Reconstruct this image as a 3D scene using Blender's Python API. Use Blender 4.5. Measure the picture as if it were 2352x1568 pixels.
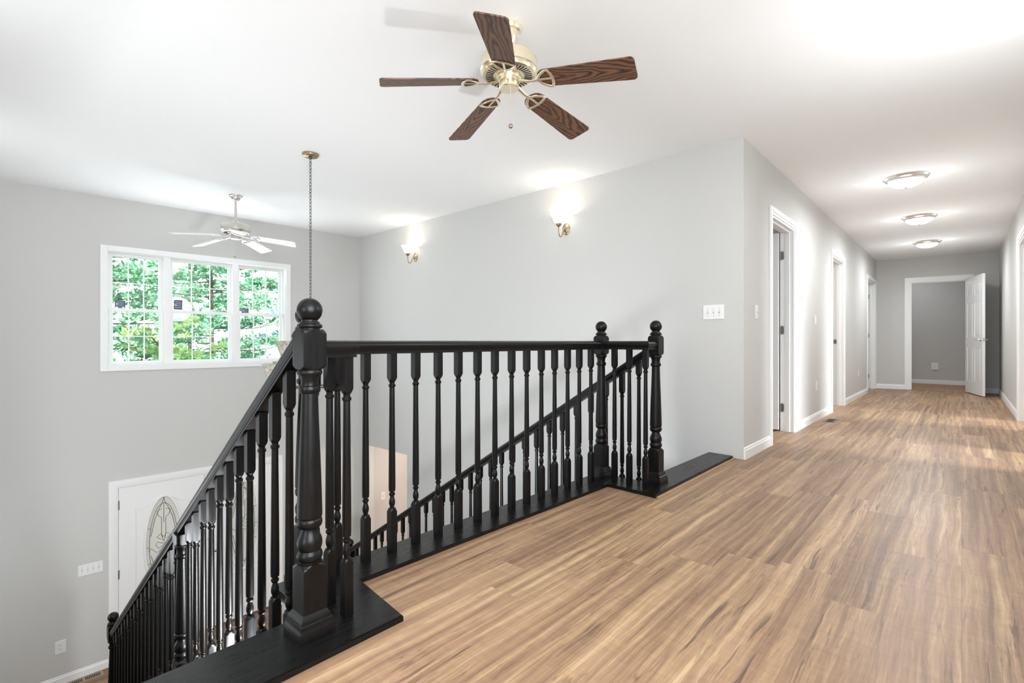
import bpy, bmesh, math, random
from math import sin, cos, pi, radians as R
from mathutils import Vector, Matrix
random.seed(7)
for o in list(bpy.data.objects): bpy.data.objects.remove(o, do_unlink=True)
SC = bpy.context.scene
COL = SC.collection

# ------------------------------------------------------------------ camera, world, sun, fill, exposure
EYE = 0.915                      # eye height; loft floor is z = 0, hall runs along +x, foyer lies towards +y
cam = bpy.data.cameras.new('camera'); camo = bpy.data.objects.new('camera', cam); COL.objects.link(camo)
cam.sensor_width = 36; cam.lens = 17.572; cam.clip_start = 0.02; cam.clip_end = 200
camo.location = (0, 0, EYE); camo.rotation_euler = (R(90), 0, R(-48.02))
SC.camera = camo
SC.view_settings.view_transform = 'Standard'; SC.view_settings.look = 'None'
SC.view_settings.gamma = 1; SC.view_settings.use_curve_mapping = False
SC.view_settings.exposure = 0.47

W = bpy.data.worlds.new('world'); SC.world = W; W.use_nodes = True
bg = W.node_tree.nodes['Background']; bg.inputs[0].default_value = (0.82, 0.92, 1.0, 1); bg.inputs[1].default_value = 2.2

def lamp(kind, name, loc, energy, color=(1, 1, 1), size=0.1, size_y=None, rot=None, spread=None):
    l = bpy.data.lights.new(name, kind); o = bpy.data.objects.new(name, l); COL.objects.link(o)
    l.energy = energy; l.color = color; o.location = loc
    if kind == 'AREA':
        l.shape = 'RECTANGLE' if size_y else 'SQUARE'; l.size = size
        if size_y: l.size_y = size_y
        if spread: l.spread = spread
    elif kind == 'POINT': l.shadow_soft_size = size
    elif kind == 'SUN': l.angle = size
    if rot: o.rotation_euler = rot
    return o
def aim(d): return Vector(d).to_track_quat('-Z', 'Y').to_euler()
lamp('SUN', 'sun', (0, -5, 20), 8.0, (1, .97, .92), R(1.0), rot=aim((0.35, 0.75, -0.62)))
WARM = (1.0, 0.93, 0.85); NEUT = (0.92, 0.965, 1.0); DAY = (0.88, 0.94, 1.0)
# daylight at the front window and the hall side rooms, plus added fill panels
lamp('AREA', 'added_loft_fill', (-3.8, 0.4, 1.35), 40, DAY, 1.6, 1.5, aim((1, 0.05, 0.12)))  # added fill panel behind the camera, brightens the loft
lamp('AREA', 'added_foyer_side_fill', (-0.36, 4.0, 0.3), 12, DAY, 2.8, 1.3, aim((1, -0.1, 0.05)), R(150))  # added fill panel, the foyer side wall has no window
lamp('AREA', 'daylight_front_window', (2.06, 6.75, 1.27), 17, DAY, 1.8, 1.1, aim((0, -1, 0.3)))
lamp('AREA', 'added_camera_side_fill', (-0.6, -0.47, 1.45), 136, DAY, 3.0, 1.4, aim((-0.12, 1, -0.06)))  # added fill panel on the solid right wall, lights the front wall
lamp('AREA', 'daylight_side_room_window', (7.75, -3.2, 1.7), 30, DAY, 0.9, 1.0, aim((0, 1, -0.44)), R(75))
lamp('AREA', 'daylight_near_side_room_window', (5.4, -3.2, 1.7), 34, DAY, 0.9, 1.0, aim((0, 1, -0.44)), R(75))

# ------------------------------------------------------------------ helpers: colour, materials
def S(r, g, b):
    f = lambda c: (c/255/12.92) if c/255 <= 0.04045 else ((c/255+0.055)/1.055)**2.4
    return (f(r), f(g), f(b), 1)
class NT:
    def __init__(s, name):
        s.m = bpy.data.materials.new(name); s.m.use_nodes = True; s.t = s.m.node_tree
        s.b = s.t.nodes['Principled BSDF']; s.out = s.t.nodes['Material Output']
    def n(s, kind, **kw):
        x = s.t.nodes.new(kind)
        for k, v in kw.items(): setattr(x, k, v)
        return x
    def l(s, a, b): s.t.links.new(a, b)
    def setin(s, sock, v):
        if isinstance(v, bpy.types.NodeSocket): s.l(v, sock)
        else: sock.default_value = v
    def math(s, op, a, b=0.0, c=None):
        x = s.n('ShaderNodeMath', operation=op); s.setin(x.inputs[0], a); s.setin(x.inputs[1], b)
        if c is not None: s.setin(x.inputs[2], c)
        return x.outputs[0]
    def comb(s, x, y, z=0.0):
        c = s.n('ShaderNodeCombineXYZ')
        for i, v in enumerate((x, y, z)): s.setin(c.inputs[i], v)
        return c.outputs[0]
    def noise(s, vec, scale=1.0, detail=3, rough=0.5, dist=0.0):
        x = s.n('ShaderNodeTexNoise'); s.l(vec, x.inputs['Vector'])
        x.inputs['Scale'].default_value = scale; x.inputs['Detail'].default_value = detail
        x.inputs['Roughness'].default_value = rough; x.inputs['Distortion'].default_value = dist
        return x.outputs['Fac']
    def ramp(s, fac, stops):
        x = s.n('ShaderNodeValToRGB'); e = x.color_ramp.elements
        while len(e) < len(stops): e.new(0.5)
        for i, (p, c) in enumerate(stops): e[i].position = p; e[i].color = c if len(c) == 4 else (*c, 1)
        s.l(fac, x.inputs[0]); return x.outputs[0]
    def mix(s, fac, a, b, mode='MIX'):
        x = s.n('ShaderNodeMix', data_type='RGBA', blend_type=mode); s.setin(x.inputs[0], fac)
        s.setin(x.inputs[6], a); s.setin(x.inputs[7], b); return x.outputs[2]
    def coord(s, which='Object'):
        return s.n('ShaderNodeTexCoord').outputs[which]
    def xyz(s, v):
        x = s.n('ShaderNodeSeparateXYZ'); s.l(v, x.inputs[0]); return x.outputs
    def bump(s, h, strength=0.1, dist=0.01):
        x = s.n('ShaderNodeBump'); x.inputs['Strength'].default_value = strength; x.inputs['Distance'].default_value = dist
        s.l(h, x.inputs['Height']); s.l(x.outputs[0], s.b.inputs['Normal'])
def plain(name, col, rough=0.5, metal=0.0, bump=0.0, bscale=60, var=0.03, spec=0.5, emit=None, estr=0):
    t = NT(name); v = t.coord()
    n = t.noise(v, bscale, 3)
    c2 = tuple(max(0, x*(1-var)) for x in col[:3]) + (1,)
    t.l(t.mix(n, c2, col), t.b.inputs['Base Color'])
    t.b.inputs['Roughness'].default_value = rough; t.b.inputs['Metallic'].default_value = metal
    t.b.inputs['Specular IOR Level'].default_value = spec
    if bump: t.bump(n, bump, 0.002)
    if emit: t.b.inputs['Emission Color'].default_value = emit; t.b.inputs['Emission Strength'].default_value = estr
    return t.m
M = {}
M['wall'] = plain('wall_paint', S(206, 205, 202), 0.85, bump=0.12, bscale=220, var=0.015, spec=0.2)
M['ceil'] = plain('ceiling_paint', S(249, 249, 249), 0.9, bump=0.1, bscale=180, var=0.01, spec=0.2)
M['trim'] = plain('white_trim', S(240, 240, 239), 0.35, var=0.01, spec=0.4)
M['vinyl'] = plain('window_vinyl', S(244, 244, 243), 0.4, var=0.01)
M['plastic'] = plain('white_plastic', S(238, 238, 236), 0.35, var=0.01)
M['dark'] = plain('dark_slot', S(35, 32, 30), 0.7)
M['nickel'] = plain('brushed_nickel', S(214, 209, 202), 0.3, 0.85)
M['steel'] = plain('dull_steel', S(150, 148, 144), 0.35, 0.9)
M['brass'] = plain('polished_brass', S(250, 238, 208), 0.24, 0.85)
M['antique'] = plain('antique_nickel', S(170, 152, 122), 0.35, 0.9)
M['bronze'] = plain('bronze_patina', S(120, 92, 72), 0.45, 0.6, bscale=40, var=0.5)
M['chain'] = plain('dark_chain', S(92, 88, 84), 0.4, 0.8)
M['tan'] = plain('tan_register', S(170, 150, 125), 0.5, 0.2)
M['bronzevent'] = plain('brown_register', S(120, 100, 80), 0.5, 0.2)
M['blade_white'] = plain('white_blade', S(246, 246, 246), 0.4, var=0.01)
M['lead'] = plain('lead_came', S(70, 70, 70), 0.5, 0.6)
M['bark'] = plain('bark', S(95, 78, 62), 0.9, bscale=12, var=0.5)
M['grass'] = plain('lawn', S(190, 200, 170), 0.95, bscale=3, var=0.5)
M['siding'] = plain('pale_siding', S(225, 215, 208), 0.8)
M['sticker'] = plain('sticker_film', S(88, 98, 122), 0.5, var=0.1)
M['stickertext'] = plain('sticker_print', S(190, 195, 205), 0.5)
M['shadelit'] = plain('lit_glass_shade', S(250, 245, 235), 0.4, emit=(1, .95, .86, 1), estr=2.2)
M['domelit'] = plain('lit_dome_glass', S(250, 247, 240), 0.4, emit=(1, .97, .92, 1), estr=1.0)

def black_mat(name, base, rough, brush):
    t = NT(name); v = t.coord('Object'); x, y, z = t.xyz(v)
    n = t.noise(t.comb(t.math('MULTIPLY', x, brush[0]), t.math('MULTIPLY', y, brush[1]), t.math('MULTIPLY', z, brush[2])), 1.0, 4, 0.6)
    t.l(t.ramp(n, [(0.3, base), (0.75, tuple(c*2.0 for c in base[:3]))]), t.b.inputs['Base Color'])
    t.l(t.math('MULTIPLY_ADD', n, 0.2, rough-0.08), t.b.inputs['Roughness'])
    t.b.inputs['Specular IOR Level'].default_value = 0.26
    t.bump(n, 0.03, 0.001); return t.m
M['black'] = black_mat('black_painted_wood', (0.0030, 0.0027, 0.0026), 0.32, (120, 120, 14))
M['blackboard'] = black_mat('black_painted_board', (0.0042, 0.0041, 0.0040), 0.27, (9, 150, 60))

def floor_mat(name, gloss=0.42, warm=0.0):
    t = NT(name); v = t.coord('Object'); x, y, z = t.xyz(v)
    PW, PL = 0.187, 1.22
    row = t.math('FLOOR', t.math('DIVIDE', y, PW))
    wn = t.n('ShaderNodeTexWhiteNoise', noise_dimensions='1D'); t.l(t.math('ADD', row, 17.3), wn.inputs['W'])
    xs = t.math('DIVIDE', t.math('ADD', x, t.math('MULTIPLY', wn.outputs['Value'], 9.0)), PL)
    idx = t.math('FLOOR', xs)
    w2 = t.n('ShaderNodeTexWhiteNoise', noise_dimensions='2D'); t.l(t.comb(row, idx), w2.inputs['Vector'])
    rnd = w2.outputs['Value']; rc = t.xyz(w2.outputs['Color'])
    offx = t.math('MULTIPLY', rc[0], 37.0); offy = t.math('MULTIPLY', rc[1], 23.0)
    X = t.math('ADD', x, offx); Y = t.math('ADD', y, offy)
    # wandering grain lines
    warp = t.noise(t.comb(t.math('MULTIPLY', X, 1.6), t.math('MULTIPLY', Y, 4.0)), 1.0, 3, 0.55)
    Yw = t.math('ADD', Y, t.math('MULTIPLY', warp, 0.045))
    broad = t.noise(t.comb(t.math('MULTIPLY', X, 0.5), t.math('MULTIPLY', Yw, 25.0)), 1.0, 2, 0.5)
    fine = t.noise(t.comb(t.math('MULTIPLY', X, 5.0), t.math('MULTIPLY', Yw, 120.0)), 1.0, 4, 0.65)
    med = t.noise(t.comb(t.math('MULTIPLY', X, 1.6), t.math('MULTIPLY', Yw, 38.0)), 1.0, 4, 0.6, 0.4)
    saw = t.noise(t.comb(t.math('MULTIPLY', X, 34.0), t.math('MULTIPLY', Y, 5.0)), 1.0, 3, 0.6)
    L = t.math('ADD', t.math('MULTIPLY', broad, 0.48), t.math('ADD', t.math('MULTIPLY', fine, 0.30), t.math('ADD', t.math('MULTIPLY', med, 0.26), t.math('MULTIPLY', saw, 0.10))))
    L = t.math('ADD', L, t.math('MULTIPLY', t.math('SUBTRACT', rnd, 0.5), 0.09))
    c = t.ramp(L, [(0.42, S(100, 76, 57)), (0.49, S(124, 96, 72)), (0.56, S(145, 115, 87)), (0.63, S(166, 135, 102)), (0.73, S(194, 164, 127))])
    hue = t.mix(t.math('MULTIPLY', rc[2], 0.4), c, t.mix(0.5, c, S(172, 132, 108)))
    # dark mineral streaks and knots
    streak = t.noise(t.comb(t.math('MULTIPLY', X, 1.5), t.math('MULTIPLY', Yw, 44.0)), 1.0, 5, 0.62, 0.7)
    where = t.noise(t.comb(t.math('MULTIPLY', X, 1.5), t.math('MULTIPLY', Y, 9.0)), 1.0, 2, 0.5)
    sm = t.math('MULTIPLY', t.ramp(streak, [(0.57, (0, 0, 0, 1)), (0.64, (1, 1, 1, 1))]), t.ramp(where, [(0.47, (0, 0, 0, 1)), (0.58, (1, 1, 1, 1))]))
    ln = t.noise(t.comb(t.math('MULTIPLY', X, 1.1), t.math('MULTIPLY', Yw, 17.0)), 1.0, 4, 0.55, 0.5)
    ridge = t.math('ABSOLUTE', t.math('SUBTRACT', ln, 0.5))
    lm = t.math('MULTIPLY', t.ramp(ridge, [(0.004, (1, 1, 1, 1)), (0.016, (0, 0, 0, 1))]), t.ramp(t.noise(t.comb(t.math('MULTIPLY', X, 2.2), t.math('MULTIPLY', Y, 7.0), 3.1), 1.0, 3, 0.6), [(0.46, (0, 0, 0, 1)), (0.62, (1, 1, 1, 1))]))
    hue = t.mix(t.math('MULTIPLY', lm, 0.5), hue, S(88, 62, 48))
    c2 = t.mix(t.math('MULTIPLY', sm, 0.7), hue, S(66, 48, 42))
    vo = t.n('ShaderNodeTexVoronoi'); t.l(t.comb(t.math('MULTIPLY', X, 1.5), t.math('MULTIPLY', Yw, 6.0)), vo.inputs['Vector']); vo.inputs['Scale'].default_value = 1.0
    knot = t.ramp(t.math('ADD', vo.outputs['Distance'], t.math('MULTIPLY', fine, 0.05)), [(0.055, (1, 1, 1, 1)), (0.085, (0, 0, 0, 1))])
    halo = t.ramp(vo.outputs['Distance'], [(0.05, (1, 1, 1, 1)), (0.30, (0, 0, 0, 1))])
    c2 = t.mix(t.math('MULTIPLY', halo, 0.22), c2, S(120, 84, 62)); c2 = t.mix(t.math('MULTIPLY', knot, 0.6), c2, S(62, 44, 38))
    # plank joints
    fy = t.math('FRACT', t.math('DIVIDE', y, PW)); fx = t.math('FRACT', xs)
    sy = t.math('MINIMUM', fy, t.math('SUBTRACT', 1.0, fy)); sx = t.math('MINIMUM', fx, t.math('SUBTRACT', 1.0, fx))
    j = t.math('MAXIMUM', t.math('LESS_THAN', sy, 0.0055), t.math('LESS_THAN', sx, 0.0008))
    c3 = t.mix(t.math('MULTIPLY', j, 0.4), c2, S(110, 80, 58))
    if warm: c3 = t.mix(warm, c3, S(214, 150, 98))
    t.l(c3, t.b.inputs['Base Color'])
    t.l(t.math('MULTIPLY_ADD', fine, 0.16, gloss-0.06), t.b.inputs['Roughness'])
    t.b.inputs['Specular IOR Level'].default_value = 0.45
    t.bump(t.math('SUBTRACT', fine, t.math('MULTIPLY', j, 1.5)), 0.12, 0.001); return t.m
M['floor'] = floor_mat('plank_floor')
M['floor2'] = floor_mat('warm_plank_floor', 0.4, 0.55)

def blade_wood():
    t = NT('dark_oak_blade'); v = t.coord('Object'); x, y, z = t.xyz(v)
    oi = t.n('ShaderNodeObjectInfo'); off = t.math('MULTIPLY', oi.outputs['Random'], 20.0)
    X = t.math('ADD', x, off)
    w = t.noise(t.comb(t.math('MULTIPLY', X, 3.0), t.math('MULTIPLY', y, 7.0)), 1.0, 3, 0.45)
    yy = t.math('ADD', y, t.math('MULTIPLY', t.math('SUBTRACT', oi.outputs['Random'], 0.5), 0.03))
    vee = t.math('SQRT', t.math('MULTIPLY_ADD', yy, yy, 0.00012))
    fld = t.math('ADD', t.math('MULTIPLY', vee, 5.2), t.math('ADD', t.math('MULTIPLY', X, 0.85), t.math('MULTIPLY', w, 0.75)))
    rings = t.math('SINE', t.math('MULTIPLY', fld, 62.0))
    fine = t.noise(t.comb(t.math('MULTIPLY', X, 14.0), t.math('MULTIPLY', y, 420.0)), 1.0, 3, 0.6)
    g = t.math('ADD', t.math('MULTIPLY', t.math('MULTIPLY_ADD', rings, 0.5, 0.5), 0.5), t.math('MULTIPLY', fine, 0.55))
    t.l(t.ramp(g, [(0.3, S(122, 86, 60)), (0.6, S(100, 69, 48)), (0.82, S(42, 30, 24))]), t.b.inputs['Base Color'])
    t.b.inputs['Roughness'].default_value = 0.45; t.bump(g, 0.1, 0.001); return t.m
M['oak'] = blade_wood()
def alabaster():
    t = NT('alabaster_glass'); v = t.coord('Object'); n = t.noise(v, 22, 3, 0.6, 1.5)
    t.l(t.ramp(n, [(0.35, S(140, 134, 118)), (0.7, S(188, 184, 170))]), t.b.inputs['Base Color'])
    t.b.inputs['Roughness'].default_value = 0.3; t.b.inputs['Subsurface Weight'].default_value = 0.3
    t.b.inputs['Subsurface Radius'].default_value = (0.02, 0.02, 0.02); return t.m
M['alabaster'] = alabaster()
def pane_mat():
    t = NT('window_glass'); t.t.nodes.remove(t.b)
    tr = t.n('ShaderNodeBsdfTransparent'); gl = t.n('ShaderNodeBsdfGlossy'); gl.inputs['Roughness'].default_value = 0.02
    mx = t.n('ShaderNodeMixShader'); mx.inputs[0].default_value = 0.05
    tr.inputs[0].default_value = (0.97, 1, 0.99, 1)
    t.l(tr.outputs[0], mx.inputs[1]); t.l(gl.outputs[0], mx.inputs[2]); t.l(mx.outputs[0], t.out.inputs[0]); return t.m
M['pane'] = pane_mat()
def frosted_mat():
    t = NT('textured_door_glass'); t.t.nodes.remove(t.b); v = t.coord('Object')
    tl = t.n('ShaderNodeBsdfTranslucent'); tl.inputs[0].default_value = (0.92, 0.93, 0.9, 1)
    df = t.n('ShaderNodeBsdfDiffuse'); df.inputs[0].default_value = S(240, 238, 230)
    gl = t.n('ShaderNodeBsdfGlossy'); gl.inputs['Roughness'].default_value = 0.15
    bp = t.n('ShaderNodeBump'); bp.inputs['Strength'].default_value = 0.4; bp.inputs['Distance'].default_value = 0.004
    t.l(t.noise(v, 70, 3), bp.inputs['Height']); t.l(bp.outputs[0], gl.inputs['Normal'])
    m1 = t.n('ShaderNodeMixShader'); m1.inputs[0].default_value = 0.8; m2 = t.n('ShaderNodeMixShader'); m2.inputs[0].default_value = 0.12
    t.l(tl.outputs[0], m1.inputs[1]); t.l(df.outputs[0], m1.inputs[2]); t.l(m1.outputs[0], m2.inputs[1]); t.l(gl.outputs[0], m2.inputs[2])
    t.l(m2.outputs[0], t.out.inputs[0]); return t.m
M['frost'] = frosted_mat()
def leaf_mat(name, a, b, c):
    t = NT(name); v = t.coord('Object'); n = t.noise(v, 1.7, 4, 0.6)
    t.l(t.ramp(n, [(0.3, a), (0.5, b), (0.7, c)]), t.b.inputs['Base Color']); t.b.inputs['Roughness'].default_value = 0.6  # pale ramp end paints white-tinged highlights into the leaf colour
    return t.m
M['lightstrip'] = plain('pale_wood_strip', S(186, 150, 110), 0.5, var=0.15, bscale=30)
M['slotgrey'] = plain('toggle_slot_shade', S(168, 166, 162), 0.6)  # grey stands in for the shadow inside the toggle slots
M['leaf_green'] = leaf_mat('conifer_needles', S(44, 108, 72), S(96, 158, 116), S(200, 226, 200))
M['leaf_blue'] = leaf_mat('blue_spruce_needles', S(52, 118, 120), S(120, 184, 186), S(210, 234, 238))
M['leaf_yellow'] = leaf_mat('shrub_leaves', S(110, 150, 80), S(160, 195, 120), S(225, 225, 165))

# ------------------------------------------------------------------ helpers: objects and shapes
def obj(name, bm, mat, parent=None, smooth=None, kind=None, loc=None, rot=None, mats=None):
    bmesh.ops.recalc_face_normals(bm, faces=bm.faces)
    if smooth is not None:
        for f in bm.faces: f.smooth = True
        for e in bm.edges:
            if len(e.link_faces) == 2 and e.calc_face_angle(0) > R(smooth): e.smooth = False
    me = bpy.data.meshes.new(name); bm.to_mesh(me); bm.free()
    for mm in (mats or [mat]): me.materials.append(M[mm])
    o = bpy.data.objects.new(name, me); COL.objects.link(o)
    if parent: o.parent = parent
    if loc is not None: o.location = loc
    if rot is not None: o.rotation_euler = rot
    if kind: o['kind'] = kind
    return o
def thing(name, label, cat, loc=(0, 0, 0), rot=(0, 0, 0), group=None):
    o = bpy.data.objects.new(name, None); COL.objects.link(o); o.empty_display_size = 0.05
    o.location = loc; o.rotation_euler = rot; o['label'] = label; o['category'] = cat
    if group: o['group'] = group
    return o
def tag(o, label, cat, group=None):
    o['label'] = label; o['category'] = cat
    if group: o['group'] = group
    return o
def sroot(name, loc=(0, 0, 0), rz=0.0):
    o = bpy.data.objects.new(name, None); COL.objects.link(o); o.location = loc; o.rotation_euler = (0, 0, rz); o['kind'] = 'structure'
    return o
def copy_tree(o, parent=None):
    c = o.copy(); COL.objects.link(c); c.parent = parent
    for ch in [k for k in bpy.data.objects if k.parent == o]:
        copy_tree(ch, c)
    return c
def B(): return bmesh.new()
def box(bm, x0, x1, y0, y1, z0, z1, T=None):
    ps = [(x0, y0, z0), (x1, y0, z0), (x1, y1, z0), (x0, y1, z0), (x0, y0, z1), (x1, y0, z1), (x1, y1, z1), (x0, y1, z1)]
    vs = [bm.verts.new(T @ Vector(p) if T else p) for p in ps]
    fs = []
    for f in ((3, 2, 1, 0), (4, 5, 6, 7), (0, 1, 5, 4), (1, 2, 6, 5), (2, 3, 7, 6), (3, 0, 4, 7)): fs.append(bm.faces.new([vs[i] for i in f]))
    return fs
def bbox(x0, x1, y0, y1, z0, z1, bev=0.0, seg=2):
    bm = B(); box(bm, x0, x1, y0, y1, z0, z1)
    if bev: bmesh.ops.bevel(bm, geom=list(bm.edges), offset=bev, segments=seg, profile=0.5, affect='EDGES')
    return bm
def prism(bm, poly, z0, z1):
    a = [bm.verts.new((p[0], p[1], z0)) for p in poly]; b = [bm.verts.new((p[0], p[1], z1)) for p in poly]
    bm.faces.new(a[::-1]); bm.faces.new(b); n = len(poly)
    for i in range(n): bm.faces.new((a[i], a[(i+1) % n], b[(i+1) % n], b[i]))
def lathe(bm, prof, N=32, T=None, cap=True):
    """prof rows: (z, radius[, half width of a square section that clips the circle])"""
    rings = []
    for row in prof:
        z, r = row[0], row[1]; h = row[2] if len(row) > 2 else None
        ring = []
        for i in range(N):
            a = 2*pi*i/N; rr = r
            if h: rr = min(r, h/max(abs(cos(a)), abs(sin(a))))
            p = Vector((rr*cos(a), rr*sin(a), z)); ring.append(bm.verts.new(T @ p if T else p))
        rings.append(ring)
    for A_, B_ in zip(rings, rings[1:]):
        for i in range(N): bm.faces.new((A_[i], A_[(i+1) % N], B_[(i+1) % N], B_[i]))
    if cap:
        if prof[0][1] > 1e-5: bm.faces.new(rings[0][::-1])
        if prof[-1][1] > 1e-5: bm.faces.new(rings[-1])
def tube(bm, pts, r, n=8, closed=False, flat=1.0, up=Vector((0, 0, 1))):
    pts = [Vector(p) for p in pts]; rings = []; L = len(pts)
    rr = r if isinstance(r, (list, tuple)) else [r]*L
    for i, p in enumerate(pts):
        if closed: d = pts[(i+1) % L] - pts[i-1]
        else: d = pts[min(i+1, L-1)] - pts[max(i-1, 0)]
        d.normalize(); u = up if abs(d.dot(up)) < 0.95 else Vector((1, 0, 0))
        s = d.cross(u).normalized(); w = s.cross(d).normalized()
        rings.append([bm.verts.new(p + s*cos(2*pi*k/n)*rr[i] + w*sin(2*pi*k/n)*rr[i]*flat) for k in range(n)])
    rng = range(L if closed else L-1)
    for i in rng:
        a, b = rings[i], rings[(i+1) % L]
        for k in range(n): bm.faces.new((a[k], a[(k+1) % n], b[(k+1) % n], b[k]))
    if not closed: bm.faces.new(rings[0][::-1]); bm.faces.new(rings[-1])
def sweep(bm, prof, path, closed_prof=True, ext=(0, 0)):
    """prof: (offset to the right of travel, height); path: 3-D points, mitred in plan"""
    P = [Vector(p) for p in path]; n = len(P); rings = []
    for i, p in enumerate(P):
        d0 = (P[i]-P[i-1]) if i > 0 else (P[1]-P[0]); d1 = (P[i+1]-P[i]) if i < n-1 else (P[-1]-P[-2])
        d0 = Vector((d0.x, d0.y)).normalized(); d1 = Vector((d1.x, d1.y)).normalized()
        n0 = Vector((d0.y, -d0.x)); n1 = Vector((d1.y, -d1.x)); m = (n0+n1)
        m = m / (m.dot(n0)) if m.length > 1e-6 else n0
        rings.append([bm.verts.new((p.x+m.x*o, p.y+m.y*o, p.z+h)) for o, h in prof])
    k = len(prof)
    for a, b in zip(rings, rings[1:]):
        for j in range(k if closed_prof else k-1): bm.faces.new((a[j], a[(j+1) % k], b[(j+1) % k], b[j]))
    bm.faces.new(rings[0][::-1]); bm.faces.new(rings[-1])
def frame_T(p, q, z=0.0):
    """local frame on a wall line: +x from p to q, +y to the left of travel, +z up"""
    d = Vector((q[0]-p[0], q[1]-p[1])); a = math.atan2(d.y, d.x)
    return Matrix.Translation((p[0], p[1], z)) @ Matrix.Rotation(a, 4, 'Z'), d.length, a
def wall(name, p, q, z0, z1, th, holes=(), mat='wall'):
    """th > 0: thickness to the left of travel. holes: (s0, s1, za, zb)"""
    T, L, a = frame_T(p, q); bm = B(); y0, y1 = min(0, th), max(0, th)
    cuts = sorted({0.0, L} | {h[0] for h in holes} | {h[1] for h in holes})
    for s0, s1 in zip(cuts, cuts[1:]):
        m = (s0+s1)/2; z = z0
        for h in sorted((h for h in holes if h[0] < m < h[1]), key=lambda h: h[2]):
            if h[2] > z: box(bm, s0, s1, y0, y1, z, h[2])
            z = max(z, h[3])
        if z < z1: box(bm, s0, s1, y0, y1, z, z1)
    o = obj(name, bm, mat, kind='structure', loc=(p[0], p[1], 0), rot=(0, 0, a)); return o
BASE = [(0, 0), (0.014, 0), (0.014, 0.066), (0.009, 0.074), (0.008, 0.086), (0.004, 0.09), (0, 0.09)]
_tn = [0]
def baseboard(name, path, h=0.0):
    bm = B(); sweep(bm, BASE, [(x, y, h) for x, y in path]); return obj(name, bm, 'trim', kind='structure')

# ------------------------------------------------------------------ structure
ZL = -2.657; CH = 2.50
F0 = Vector((0.285, 7.006)); FC = Vector((4.112, 6.827)); C0 = (4.083, 1.257)
fd = (FC-F0).normalized(); FL = F0 - fd*0.78
def fs(x): return (x - FL.x)/fd.x        # wall-line distance of a point with this x on the front wall
# upper floor, with the balcony jog
bm = B()
prism(bm, [(-4.0, -3.6), (12.25, -3.6), (12.25, 3.2), (4.2, 3.2), (4.2, 1.50), (2.92, 1.50), (2.92, 1.835), (0.79, 1.865), (0.79, 1.58), (-0.5, 1.58), (-0.5, 1.4), (-4, 1.4)], -0.03, 0.0)
obj('floor', bm, 'floor', kind='structure')
bm = B()
prism(bm, [(-4.0, -3.6), (12.25, -3.6), (12.25, 3.2), (4.2, 3.2), (4.2, 1.49), (2.91, 1.49), (2.91, 1.825), (0.80, 1.855), (0.80, 1.57), (-0.5, 1.57), (-0.5, 1.4), (-4, 1.4)], -0.26, -0.03)
obj('ceiling_under_balcony', bm, 'ceil', kind='structure')
bm = B(); box(bm, 12.25, 14.6, -2.2, 3.2, -0.05, -0.004); obj('floor_end_room', bm, 'floor2', kind='structure')
bm = B(); box(bm, -0.6, 6.2, -0.8, 7.2, ZL-0.1, ZL); obj('floor_foyer', bm, 'floor', kind='structure')
bm = B(); box(bm, -4.2, 14.8, -3.8, 7.25, CH, CH+0.2); obj('ceiling', bm, 'ceil', kind='structure')
# walls
D1 = (4.843, 5.655); D2 = (7.615, 8.468); D3 = (10.885, 11.945)     # hall door openings on the left wall
DH = 2.045
wall('wall_hall_left', C0, (12.12, 1.250), 0, CH, 0.125, [(d[0]-C0[0], d[1]-C0[0], 0, DH) for d in (D1, D2, D3)])
wall('wall_stair', (4.083, 1.257), (4.1115, 6.835), ZL, CH, -0.12, [(5.617-1.257, 6.62-1.257, ZL, -0.63)])
wall('wall_front', FL, FC + fd*2.1, ZL, CH, 0.14, [(fs(1.085), fs(3.035), 0.63, 1.93), (fs(1.182), fs(2.902), ZL, -0.695)])
EW0 = Vector((12.072, 1.30)); EW1 = Vector((12.27, -0.53)); ed = (EW1-EW0).normalized()
def es(y): return (y-EW0.y)/ed.y
wall('wall_end', EW0, EW1, 0, CH, 0.12, [(es(0.735), es(-0.085), 0, DH)])
RD1 = (7.33, 8.17); RD2 = (5.0, 5.86)
wall('wall_right', (-4.0, -0.492), (12.3, -0.492), 0, CH, -0.12, [(RD2[0]+4, RD2[1]+4, 0, DH), (RD1[0]+4, RD1[1]+4, 0, DH)])
wall('wall_rooms_back', (4.2, 3.1), (14.6, 3.1), 0, CH, 0.1)
wall('wall_room_divider', (6.7, 1.38), (6.7, 3.1), 0, CH, 0.1)
wall('wall_room_divider_far', (9.6, 1.38), (9.6, 3.1), 0, CH, 0.1)
wall('wall_end_room', (14.02, -2.2), (14.16, 3.1), 0, CH, -0.1)
wall('wall_end_room_side', (12.3, -2.1), (14.2, -2.1), 0, CH, -0.1)
wall('wall_side_rooms', (-4.0, -3.55), (14.6, -3.55), 0, CH, -0.1, [(8.8, 10.0, 0.8, 2.05), (11.2, 12.4, 0.8, 2.05)])
wall('wall_side_room_divider', (6.5, -3.5), (6.5, -0.61), 0, CH, 0.1)
wall('wall_side_room_end', (9.4, -3.5), (9.4, -0.61), 0, CH, 0.1)
wall('wall_loft_end', (-3.95, -3.6), (-3.95, 1.5), 0, CH, 0.1, [(3.2, 4.8, 0.6, 2.1)])
wall('wall_loft_left', (-4.0, 1.4), (-0.55, 1.4), 0, CH, 0.1)
wall('wall_foyer_left', (-0.5, 1.4), (-0.5, 7.1), ZL, CH, 0.12)
wall('wall_foyer_back', (-0.6, -0.7), (6.2, -0.7), ZL, -0.26, -0.1)
wall('wall_lower_room_side', (5.75, -0.7), (5.75, 7.0), ZL, -0.26, -0.1)
bm = B(); box(bm, 4.2, 6.0, 3.2, 7.0, -0.3, -0.2); obj('ceiling_lower_room', bm, 'ceil', kind='structure')
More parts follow.
